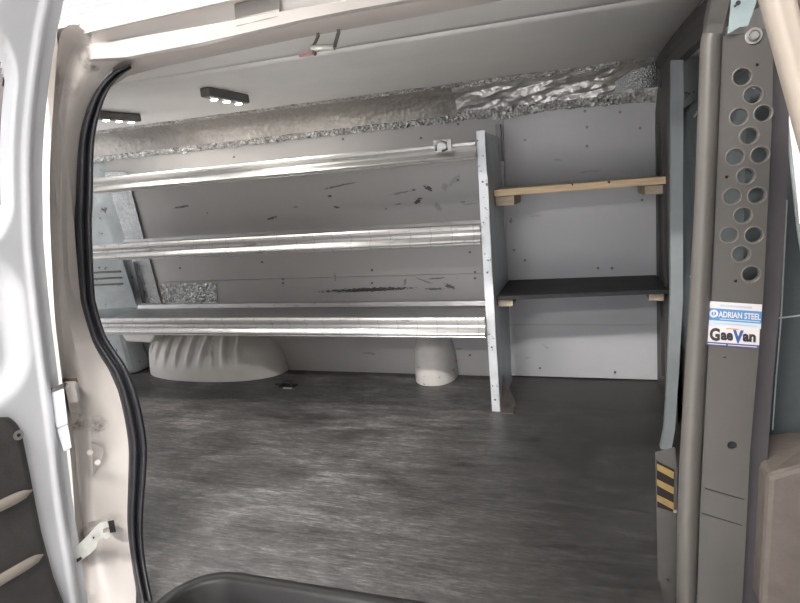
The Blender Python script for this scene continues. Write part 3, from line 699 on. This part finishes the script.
# dark tie-down ring on the floor
an = tag(empty('floor_anchor', (-1.52, 2.53, 0)), 'small black metal floor anchor in front of the wheel arch', 'anchor')
MB().box(-1.565, -1.475, 2.515, 2.565, 0.0, 0.006).build('plate', 'dark', an, bevel=0.002)
MB().tube([(-1.55, 2.54, 0.006), (-1.545, 2.535, 0.028), (-1.50, 2.53, 0.030), (-1.49, 2.53, 0.006)], 0.006, 8).build('ring', 'dark', an, smooth=True)
MB().box(-1.53, -1.48, 2.500, 2.512, 0.0, 0.004).build('tab', 'zinc', an)
MB().tube([(-1.60, 2.55, 0.004), (-1.56, 2.54, 0.01)], 0.004, 6).build('pin', 'dark', an, smooth=True)

# ================================================================== CEILING FITTINGS
def light_bar(px0, px1, ptop, label, z=1.398):
    a = at(*px0, 2, z-0.03); b = at(*px1, 2, z-0.03)
    d = (b-a); L = d.length; d.normalize(); n = Vector((-d.y, d.x, 0)); up = Vector((0, 0, 1))
    t = tag(empty('ceiling_light', (a+b)/2), label, 'lamp', 'LED bars on the van ceiling')
    w = 0.021
    c = [a-n*w, b-n*w, b+n*w, a+n*w]
    top = ceil_z((a.y+b.y)/2)-0.001
    MB().hexa([p for p in c]+[Vector((p.x, p.y, top)) for p in c]).build('housing', 'dark_metal', t, bevel=0.006)
    for k in range(3):
        p = a.lerp(b, 0.2+0.3*k)
        MB().tube([p+up*0.002, p-up*0.004], 0.0165, 18).build('bezel', 'zinc', t)
        MB().tube([p-up*0.004, p-up*0.0065], 0.0125, 18).build('lens', 'led', t)
    l = bpy.data.lights.new('bar_light', 'AREA'); l.shape = 'RECTANGLE'; l.size = L*0.8; l.size_y = 0.03; l.energy = LEDW; l.color = (1, 0.96, 0.90)
    lo = bpy.data.objects.new('bar_light', l); COL.objects.link(lo); lo.parent = t; lo.location = (0, 0, -0.012); lo.rotation_euler = (0, 0, math.atan2(d.y, d.x))
LEDW = 5.0
light_bar((205, 97), (246, 104), None, 'short bar of three lit LEDs on the van ceiling, nearer the middle')
light_bar((97, 119), (139, 122), None, 'short bar of three LEDs on the van ceiling beside the door pillar')
hk = tag(empty('roof_hook', (-0.56, 1.30, 1.33)), 'small grey U-shaped metal loop hanging from the header trim', 'hook')
up = Vector((0, 0, 1))
a1, a2, b1, b2 = X((318, 36), 1.30), X((312.5, 48), 1.30), X((338.5, 32.5), 1.30), X((334.5, 47), 1.30)
MB().tube([a1+up*0.012, a1, a2], 0.0045, 8).build('leg', 'dark_metal', hk, smooth=True)
MB().tube([b1+up*0.012, b1, b2], 0.0045, 8).build('leg', 'dark_metal', hk, smooth=True)
MB().tube([a2+Vector((-0.004, 0, 0)), a2.lerp(b2, 0.5), b2], 0.007, 10).build('roller', 'zinc', hk, smooth=True)
MB().tube([a2, a2+Vector((0.006, 0, -0.016))], 0.004, 8).build('pin', 'dark_metal', hk, smooth=True)
p0 = at(300, 57, 2, 1.376); p1 = at(313, 54.5, 2, 1.376)
tag(MB().prism([p0+Vector((0, -0.007, 0)), p1+Vector((0, -0.007, 0)), p1+Vector((0, 0.007, 0)), p0+Vector((0, 0.007, 0))], [Vector((q.x, q.y, 1.383)) for q in (p0+Vector((0, -0.007, 0)), p1+Vector((0, -0.007, 0)), p1+Vector((0, 0.007, 0)), p0+Vector((0, 0.007, 0)))]).build('red_tag', 'red_tag'), 'small faded red tag on the ceiling beside the hanging loop', 'tag')
for q in ((252, 76), (490, 30)):
    pass

# ================================================================== CAB PARTITION (right)
pt = tag(empty('cab_partition', (0.26, 1.9, 0)), 'grey steel cab partition with perforated panel and stickers at the right', 'partition')
def partx(z, y=2.7): return 0.292-0.03*z+0.05*(2.7-y)
# driver side sheet
cs = [(partx(0, 2.3), 2.30, 0.0), (partx(0), 2.775, 0.0), (partx(0.6), 2.705, 0.6), (partx(1.2), 2.635, 1.2), (partx(1.385, 2.5), 2.50, 1.385), (partx(1.385, 2.3), 2.30, 1.385)]
pn = MB().prism(cs, [(x+0.004, y, z) for x, y, z in cs]).build('sheet_panel', 'partition_dark', pt)
for y0 in (2.34, 2.46, 2.58):
    MB().hexa([(partx(zz_, y0)-dx_, y0+dy_, zz_) for zz_ in (0.1, 1.15) for dx_, dy_ in ((0.008, 0), (-0.001, -0.01), (-0.001, 0.05), (0.008, 0.04))]).build('stiffener', 'partition_dark', pn)
# door post (light blue-grey channel)
PX = [((672, 60), (683, 60)), ((671.5, 200), (682.5, 200)), ((671, 300), (682.5, 300)), ((668.5, 370), (678.5, 370)), ((665, 430), (674.5, 430)), ((661, 449), (671, 450))]
rows = []
for l, r in PX:
    a = X(l, 2.0); b = X(r, 2.0)
    rows.append([a+Vector((0, 0.03, 0)), a, b, b+Vector((0.0, 0.03, 0))])
po = MB().loft(rows).build('door_post', 'post_steel', pt, solid=0.002)
for q in ((676.5, 67), (676.5, 121), (676, 173), (676, 204), (676, 222), (676, 270), (676, 316)):
    MB().disc(X(q, 2.0)+Vector((0, 0.001, 0)), (0, -1, 0), 0.0042, 0.002, 12).build('bolt_hole', 'dark', po)
# dark beam under the roof
xa = 0.262
bt = [(655, 66), (672, 44), (690, 18), (712, -14)]; bb = [(664, 72), (680, 62), (697, 46), (722, 10)]
rows = []
for a, b in zip(bt, bb):
    A = at(*a, 0, xa-0.012); Bq = at(*b, 0, xa)
    y = A.y
    A = Vector((xa-0.012, min(y, 2.52), min(1.395, A.z))); 
    rows.append([A+Vector((0.03, 0, 0)), A, Vector((xa-0.014, A.y, A.z-0.05)), Vector((xa-0.004, A.y, A.z-0.085)), Vector((xa+0.03, A.y, A.z-0.085))])
yy = [2.52, 2.25, 2.0, 1.75, 1.5, 1.30]
xb = lambda y: 0.247+0.055*(2.5-y)
rows = [[(xb(y)+0.045, y, ceil_z(y)-0.002), (xb(y), y, ceil_z(y)-0.002), (xb(y)-0.002, y, ceil_z(y)-0.03), (xb(y)+0.014, y, ceil_z(y)-0.04), (xb(y)+0.016, y, ceil_z(y)-0.08), (xb(y)+0.045, y, ceil_z(y)-0.08)] for y in yy]
MB().loft(rows, True).build('roof_beam', 'partition_dark', pt)
# rounded near-side trim column
L = [(702.5, 33), (701, 38), (700, 45), (698, 100), (694.5, 200), (689, 300), (684, 380), (680, 450), (677, 520), (676, 612)]
Rr = [(724, 33), (723, 38), (722.5, 45), (720, 100), (716.5, 180), (711, 300), (706, 380), (702, 450), (699, 520), (696, 612)]
rows = []
for l, r in zip(L, Rr):
    r2 = []
    for k in range(-1, 10):
        u = max(0, min(1, k/8)); d = -0.022*math.sin(math.pi*min(1, max(0, u)))**0.6
        if k == -1: d = 0.06
        if k == 9: d = 0.03
        r2.append(X((lerp(l[0], r[0], u), lerp(l[1], r[1], u)), 1.30+d))
    rows.append(r2)
UL = [(715, -40), (708, 0), (703.5, 20), (702.5, 36)]; UR = [(738, -40), (733, 0), (728, 20), (725, 36)]
MB().loft([[X(a, 1.36), X(a, 1.315), X((a[0]+4, a[1]), 1.305), X((b_[0]-3, b_[1]), 1.305), X(b_, 1.32)] for a, b_ in zip(UL, UR)]).build('upper_column', 'partition_grey', pt, smooth=True, split=50)
tc = MB().loft(rows).build('side_column', 'trim_grey', pt, smooth=True)
# perforated panel facing the door
yp = 1.300
PL = [(722.5, 38), (724, 36), (747, 33), (764, 28), (770, 34), (773, 60), (772, 110), (770, 160), (766.5, 230), (762.5, 310), (756, 380), (750, 450), (746, 530), (741.5, 612), (696.5, 612), (699.5, 520), (703, 450), (706.5, 380), (711.5, 300), (716.5, 180), (720, 100)]
HO = [(742, 77, 9.4), (753, 95, 9.6), (739, 117, 9.2), (763, 113.5, 9), (749, 136, 9.4), (735, 157, 9.2), (760, 155, 9.2), (746, 176, 9.2), (732, 196.5, 9), (757, 195.5, 9.2), (743, 215.5, 9.2), (729, 235, 9), (754, 235, 9.2), (741, 254, 9.2), (751, 274, 9.2)]
SM_ = [(757, 65, 1.7), (726.5, 177, 1.8), (735.5, 281, 1.8), (732, 445, 5.0), (724.5, 357, 1.0)]
holes = []
for px, py, r in HO+SM_:
    p = X((px, py), yp); q2 = X((px+r, py), yp); holes.append((p.x, p.z, abs(q2.x-p.x)))
v, f = flat_curve([(X(q, yp).x, X(q, yp).z) for q in PL], holes, 0.004)
pp = meshobj('perforated_panel', [(q.x, yp+q.z, q.y) for q in v], f, 'partition_grey', pt)
for cx_, cz_, r in holes[:len(HO)]:
    ring = []
    for rr, d in ((r+0.0025, -0.0025), (r+0.0005, -0.004), (r-0.0012, -0.0015), (r-0.0014, 0.012)):
        ring.append([(cx_+rr*math.cos(2*math.pi*i/32), yp+d, cz_+rr*math.sin(2*math.pi*i/32)) for i in range(32)])
    MB().loft(ring, True).build('hole_flange', 'trim_grey', pp, smooth=True)
for cx_, cz_, r in holes[len(HO):]:
    MB().disc((cx_, yp+0.006, cz_), (0, 1, 0), r*1.5, 0.002, 14).build('added_hole_disc', 'dark', pp)  # dark discs added behind the small holes so they look black
# scratches
for a, b in (((705, 489), (744, 500)), ((702, 514), (742, 526))):
    A, Bq = X(a, yp-0.003), X(b, yp-0.003)
    MB().hexa([A, Bq, Bq+Vector((0, .001, 0)), A+Vector((0, .001, 0)), A+Vector((0, 0, .003)), Bq+Vector((0, 0, .0015)), Bq+Vector((0, .001, .0015)), A+Vector((0, .001, .003))]).build('scratch', 'dark', pp)
# folded dark edge of the panel
E1 = [(766, 28), (773, 60), (772, 110), (770, 160), (766.5, 230), (762.5, 310), (756, 380), (750, 450), (746, 530), (741.5, 612)]
E2 = [(778, 26), (787, 60), (789, 110), (788.5, 160), (785, 230), (779.5, 310), (773, 380), (768, 450), (763, 530), (758.5, 612)]
rows = [[X(a, yp-0.002), X(a, yp+0.004), X((lerp(a[0], b[0], 0.5), b[1]), yp+0.012), X(b, yp+0.012), X(b, yp+0.05)] for a, b in zip(E1, E2)]
MB().loft(rows).build('folded_edge', 'flange_dark', pt, smooth=True, split=40)
# belt bolt
p = X((753.5, 36), yp-0.002)
bo = MB().disc(p, (0, -1, 0), 0.0125, 0.004, 28).build('bolt', 'bolt_metal', pp, bevel=0.0015)
MB().loft([[(p.x+rr*math.cos(2*math.pi*i/24), p.y+d, p.z+rr*math.sin(2*math.pi*i/24)) for i in range(24)] for rr, d in ((0.0105, -0.004), (0.010, -0.006), (0.008, -0.006), (0.0075, -0.004))], True).build('washer', 'dark_metal', bo, smooth=True)
MB().disc(p+Vector((0, -0.004, 0)), (0, -1, 0), 0.006, 0.005, 6).build('bolt_head', 'bolt_metal', bo, bevel=0.001)
# pale sheet above the panel
sh = [(733, -30), (758, -30), (756.5, 2), (748, 26), (740, 27), (727.5, 34), (730, 12)]
s1 = MB().prism([X(q, 1.285) for q in sh], [X(q, 1.288) for q in sh]).build('pale_bracket', 'sheet_teal', pt)
for q, r in (((738, 3), 1.8), ((735, 6), 0.9)): MB().disc(X(q, 1.285), (0, -1, 0), 0.0024*r, 0.001, 12).build('bolt_hole', 'dark', s1)
# low bracket with warning label
LB = [(655, 452), (675, 447), (677.5, 470), (677, 520), (677, 612), (658, 612), (657, 540)]
lb = MB().prism([X(q, 1.35) for q in LB], [X(q, 1.353) for q in LB]).build('kick_bracket', 'kick_dark', pt, bevel=0.001)
wl0 = [(656.5, 461), (674.5, 470), (673, 512), (657.5, 507)]
wl = MB().prism([X(q, 1.348) for q in wl0], [X(q, 1.3495) for q in wl0]).build('warning_label', 'black_stripe', lb)
wl['label'] = 'small label with diagonal yellow and black stripes'
for y0 in (463.5, 479, 494.5):
    sq = [(657, y0), (674, y0+8.5), (673.7, y0+15.5), (657.2, y0+6.5)]
    MB().prism([X(q, 1.3465) for q in sq], [X(q, 1.348) for q in sq]).build('stripe', 'yellow_stripe', wl)
for q in ((675, 511), (668, 580)): MB().disc(X(q, 1.349), (0, -1, 0), 0.004, 0.003, 12).build('bolt', 'bolt_metal' if q[1] < 550 else 'dark', lb)
# stickers
def sticker_frame(tl_, tr_, bl_, d):
    o = X(bl_, yp-d); u = X(tr_, yp-d)-X(tl_, yp-d); w = X(tl_, yp-d)-o
    return o, u, w
def patch(name, fr, u0, u1, v0, v1, mt, parent, d=0.0004):
    o, u, w = fr; n = Vector((0, -1, 0))
    c = [o+u*a+w*b for a, b in ((u0, v0), (u1, v0), (u1, v1), (u0, v1))]
    return MB().prism([q-n*0.0 for q in c], [q+n*d for q in c]).build(name, mt, parent)
def lettering(s, fr, u0, v0, size, mt, parent, heavy=0.0, wide=1.0, name='lettering', lift=0.0006):
    o, u, w = fr; un = u.normalized(); wn = w.normalized()
    vv, ff = text_vf(s, size, heavy)
    if not vv: return
    org = o+u*u0+w*v0+Vector((0, -lift, 0))
    return meshobj(name, placed(vv, org, un*wide, wn, Vector((0, -1, 0))), ff, mt, parent)
def fitted(t, fr, u0, u1, v0, h, mt, parent, heavy):
    o, u, w = fr; un = u.normalized(); wn = w.normalized(); H_ = w.length
    vv, ff = text_vf(t, 0.02, heavy)
    x0 = min(q.x for q in vv); x1 = max(q.x for q in vv); y0 = min(q.y for q in vv); y1 = max(q.y for q in vv)
    kx = (u1-u0)*u.length/(x1-x0); ky = h*H_/(y1-y0)
    org = o+u*u0+w*v0+Vector((0, -0.0006, 0))
    return meshobj('lettering', [org+un*((q.x-x0)*kx)+wn*((q.y-y0)*ky)+Vector((0, -q.z, 0)) for q in vv], ff, mt, parent)
fr = sticker_frame((708.6, 301), (762, 304.5), (708, 325), 0.0027)
s1 = patch('sticker', fr, 0, 1, 0, 1, 'ice_vinyl', pp); s1['label'] = 'upper sticker with white letters on a blue band'
frb = (fr[0]+Vector((0, -0.0005, 0)), fr[1], fr[2])
patch('white_band', frb, 0, 1, 0.72, 1, 'white_vinyl', s1); patch('blue_band', frb, 0, 1, 0.22, 0.72, 'blue_vinyl', s1)
frc = (fr[0]+Vector((0, -0.0010, 0)), fr[1], fr[2])
W1 = fr[1].length; H1 = fr[2].length
fitted('ADRIAN STEEL', frc, 0.195, 0.985, 0.37, 0.25, 'white_vinyl', s1, 0.0004)
c = frc[0]+frc[1]*0.105+frc[2]*0.50
MB().loft([[(c.x+r*math.cos(2*math.pi*i/24), c.y+d, c.z+r*math.sin(2*math.pi*i/24)) for i in range(24)] for r, d in ((0.0082, 0), (0.0082, -0.0006), (0.0045, -0.0006), (0.0045, 0))], True).build('emblem_ring', 'white_vinyl', s1)
MB().tube([(c.x, c.y-0.0004, c.z-0.003), (c.x, c.y-0.0004, c.z+0.004)], 0.0011, 6).build('emblem_bar', 'white_vinyl', s1)
patch('fine_print', frc, 0.22, 0.82, 0.80, 0.90, 'ink_grey', s1); patch('fine_print', frc, 0.08, 0.92, 0.08, 0.14, 'ink_grey', s1); patch('fine_print', frc, 0.22, 0.97, 0.28, 0.31, 'ice_vinyl', s1)
fr2 = sticker_frame((704.6, 325), (759.7, 328.5), (704.2, 344.6), 0.0034)
s2 = patch('sticker', fr2, 0, 1, 0, 1, 'white_vinyl', pp); s2['label'] = 'lower white sticker with large dark letters'
f2b = (fr2[0]+Vector((0, -0.0005, 0)), fr2[1], fr2[2]); f2c = (fr2[0]+Vector((0, -0.0010, 0)), fr2[1], fr2[2])
patch('navy_band', f2b, 0, 1, 0.0, 0.17, 'navy_vinyl', s2)
H2 = fr2[2].length
fitted('G', f2b, 0.095, 0.285, 0.235, 0.66, 'ink', s2, 0.0009); fitted('ae', f2b, 0.300, 0.525, 0.30, 0.40, 'ink', s2, 0.0009)
fitted('V', f2b, 0.520, 0.715, 0.20, 0.66, 'ink_blue', s2, 0.0011); fitted('an', f2b, 0.700, 0.935, 0.30, 0.40, 'ink', s2, 0.0009)
patch('fine_print', f2b, 0.40, 0.62, 0.87, 0.92, 'ink_red', s2); patch('fine_print', f2c, 0.06, 0.40, 0.06, 0.095, 'white_vinyl', s2); patch('fine_print', f2c, 0.44, 0.96, 0.06, 0.095, 'white_vinyl', s2)

# ================================================================== CAB beyond the partition
structure(box('cab_floor', 0.30, 2.1, 0.98, 2.86, -0.12, -0.06, 'cab_dark'))
structure(box('cab_ceiling', 0.29, 2.1, 1.17, 2.75, 1.400, 1.412, 'headliner'))
structure(box('cab_wall_front', 2.05, 2.1, 0.98, 2.86, -0.1, 0.85, 'cab_dark'))
ol3 = [(0.42, -0.1), (2.05, -0.1), (2.05, 0.75), (1.5, 1.43), (0.42, 1.43)]
v, f = flat_curve(ol3, [([0.62, 0.72], [1.75, 0.72], [1.3, 1.28])][:0], 0.04)
# driver side of the cab: below, above and beside the window opening
structure(box('cab_wall_back', 0.42, 2.05, 2.74, 2.84, -0.1, 0.70, 'cab_dark'))
structure(box('cab_wall_back_top', 0.42, 1.5, 2.62, 2.70, 1.28, 1.43, 'cab_dark'))
structure(box('cab_pillar', 0.42, 0.60, 2.66, 2.74, 0.70, 1.30, 'cab_dark'))
def seat(name, y0, y1, label, lower='seat_beige'):
    t = tag(empty(name, (0.65, (y0+y1)/2, -0.05)), label, 'seat')
    pr = [(0.335, 0.30), (0.325, 0.60), (0.318, 0.85), (0.315, 1.05), (0.322, 1.16), (0.345, 1.195), (0.375, 1.18), (0.395, 1.10), (0.411, 1.0), (0.422, 0.93), (0.434, 0.85), (0.451, 0.77), (0.47, 0.66), (0.49, 0.50), (0.50, 0.36)]
    rows = []; n = 10; cx_ = 0.40
    for i in range(n+1):
        u = i/n; e = min(u, 1-u)*2*(y1-y0)/2
        k = 1 if e > 0.05 else math.sqrt(max(0, 1-(1-e/0.05)**2))
        sh_ = 0.90+0.10*k
        rows.append([(cx_+(x-cx_)*sh_, lerp(y0, y1, u), 0.7+(z-0.7)*(0.97+0.03*k)) for x, z in pr])
    mb = MB().loft(rows, True); n0 = len(pr)
    mb.f.append(tuple(range(n0))); mb.f.append(tuple(range(n*n0, (n+1)*n0))[::-1])
    bk = mb.build('backrest', 'seat_fabric', t, smooth=True, split=60)
    edge = [(cx_+(x-cx_)*0.86, y0-0.001, 0.7+(z-0.7)*0.95) for x, z in pr[4:]]
    MB().tube(edge, 0.0035, 6).build('piping', 'piping', bk, smooth=True)
    MB().tube([(0.33, y0-0.001, 0.60), (0.40, y0-0.002, 0.635), (0.47, y0-0.001, 0.645)], 0.002, 6).build('seam', 'piping', bk, smooth=True)
    MB().box(0.342, 0.92, y0-0.0, y1, 0.02, 0.36).build('cushion', lower, t, bevel=0.03)
    MB().box(0.38, 0.88, y0+0.06, y1-0.06, -0.06, 0.02).build('base', 'cab_dark', t)
    return t
ps = seat('passenger_seat', 1.46, 1.92, 'grey-teal passenger seat with pale piping behind the perforated panel')
seat('driver_seat', 2.20, 2.62, 'grey-teal driver seat seen through the partition doorway')
bk_ = [c for c in ps.children if c.name.startswith('backrest')][0]
MB().tube([X(q, 1.452) for q in ((787, 200), (784.5, 250), (781, 320), (776, 380), (772.5, 430))], 0.0016, 6).build('piping', 'piping', bk_, smooth=True)
# beige covered box beside the seat
cb = MB().hexa([X((760, 612), 1.25), X((815, 612), 1.25), X((815, 612), 1.25)+Vector((0.10, 0.19, 0)), X((760, 612), 1.25)+Vector((0, 0.19, 0)), X((768, 476), 1.25), X((815, 462), 1.25), X((815, 462), 1.25)+Vector((0.10, 0.19, 0.0)), X((768, 476), 1.25)+Vector((0, 0.19, 0))]).build('seat_bolster', 'seat_beige', bevel=0.012)
tag(cb, 'beige padded bolster under clear plastic at the lower right corner', 'bolster')

# ================================================================== FRONT DOOR corner (ajar, upper right)
fd = tag(empty('front_door', (0.7, 0.8, -0.2)), 'beige front door edge slanting through the upper right corner', 'door')
fz = [(0.096, 1.42), (0.178, 1.16), (0.226, 0.992), (0.292, 0.75), (0.33, 0.45), (0.35, -0.2)]
rows = []
for x, z in fz:
    rows.append([(x+0.004, 0.785, z), (x, 0.760, z), (x+0.005, 0.750, z+0.001), (x+0.012, 0.746, z+0.003), (x+0.016, 0.750, z+0.004), (x+0.020, 0.747, z+0.005), (x+0.027, 0.752, z+0.007), (x+0.030, 0.762, z+0.008)])
MB().loft(rows).build('frame_edge', 'frame_paint', fd, smooth=True)
rows = []
for x, z in fz: rows.append([(x+0.028, 0.762, z+0.007), (x+0.3, 0.80, z+0.05), (x+0.8, 0.90, z+0.05)])
MB().loft(rows).build('inner_panel', 'door_inner', fd, smooth=True, solid=0.02)

# ------------------------------------------------------------------ world, exposure
w = bpy.data.worlds.new('world'); S.world = w; w.use_nodes = True
w.node_tree.nodes['Background'].inputs[0].default_value = (0.9, 0.93, 1, 1); w.node_tree.nodes['Background'].inputs[1].default_value = SKY
S.view_settings.view_transform = 'Standard'; S.view_settings.look = 'None'; S.view_settings.gamma = 1; S.view_settings.use_curve_mapping = False
S.view_settings.exposure = 0.42
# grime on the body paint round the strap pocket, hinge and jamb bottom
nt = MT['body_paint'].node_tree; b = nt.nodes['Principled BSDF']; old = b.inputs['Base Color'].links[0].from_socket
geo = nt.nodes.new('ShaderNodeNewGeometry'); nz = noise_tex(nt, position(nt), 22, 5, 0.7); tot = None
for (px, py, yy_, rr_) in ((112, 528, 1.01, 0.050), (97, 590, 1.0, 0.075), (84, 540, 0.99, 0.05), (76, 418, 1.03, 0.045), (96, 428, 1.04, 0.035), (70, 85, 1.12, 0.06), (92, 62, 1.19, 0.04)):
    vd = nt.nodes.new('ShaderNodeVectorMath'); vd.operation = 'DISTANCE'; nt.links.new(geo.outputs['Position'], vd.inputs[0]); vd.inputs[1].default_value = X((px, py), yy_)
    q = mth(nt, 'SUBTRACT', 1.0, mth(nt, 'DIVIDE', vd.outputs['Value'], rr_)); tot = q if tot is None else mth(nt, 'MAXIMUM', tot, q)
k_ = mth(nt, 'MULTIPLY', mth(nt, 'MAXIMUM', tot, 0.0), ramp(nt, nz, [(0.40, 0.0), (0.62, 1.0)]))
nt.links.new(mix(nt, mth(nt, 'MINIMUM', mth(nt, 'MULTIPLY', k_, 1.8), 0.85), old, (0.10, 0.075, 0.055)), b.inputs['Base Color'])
S.cycles.max_bounces = 10; S.cycles.diffuse_bounces = 6; S.cycles.use_denoising = True
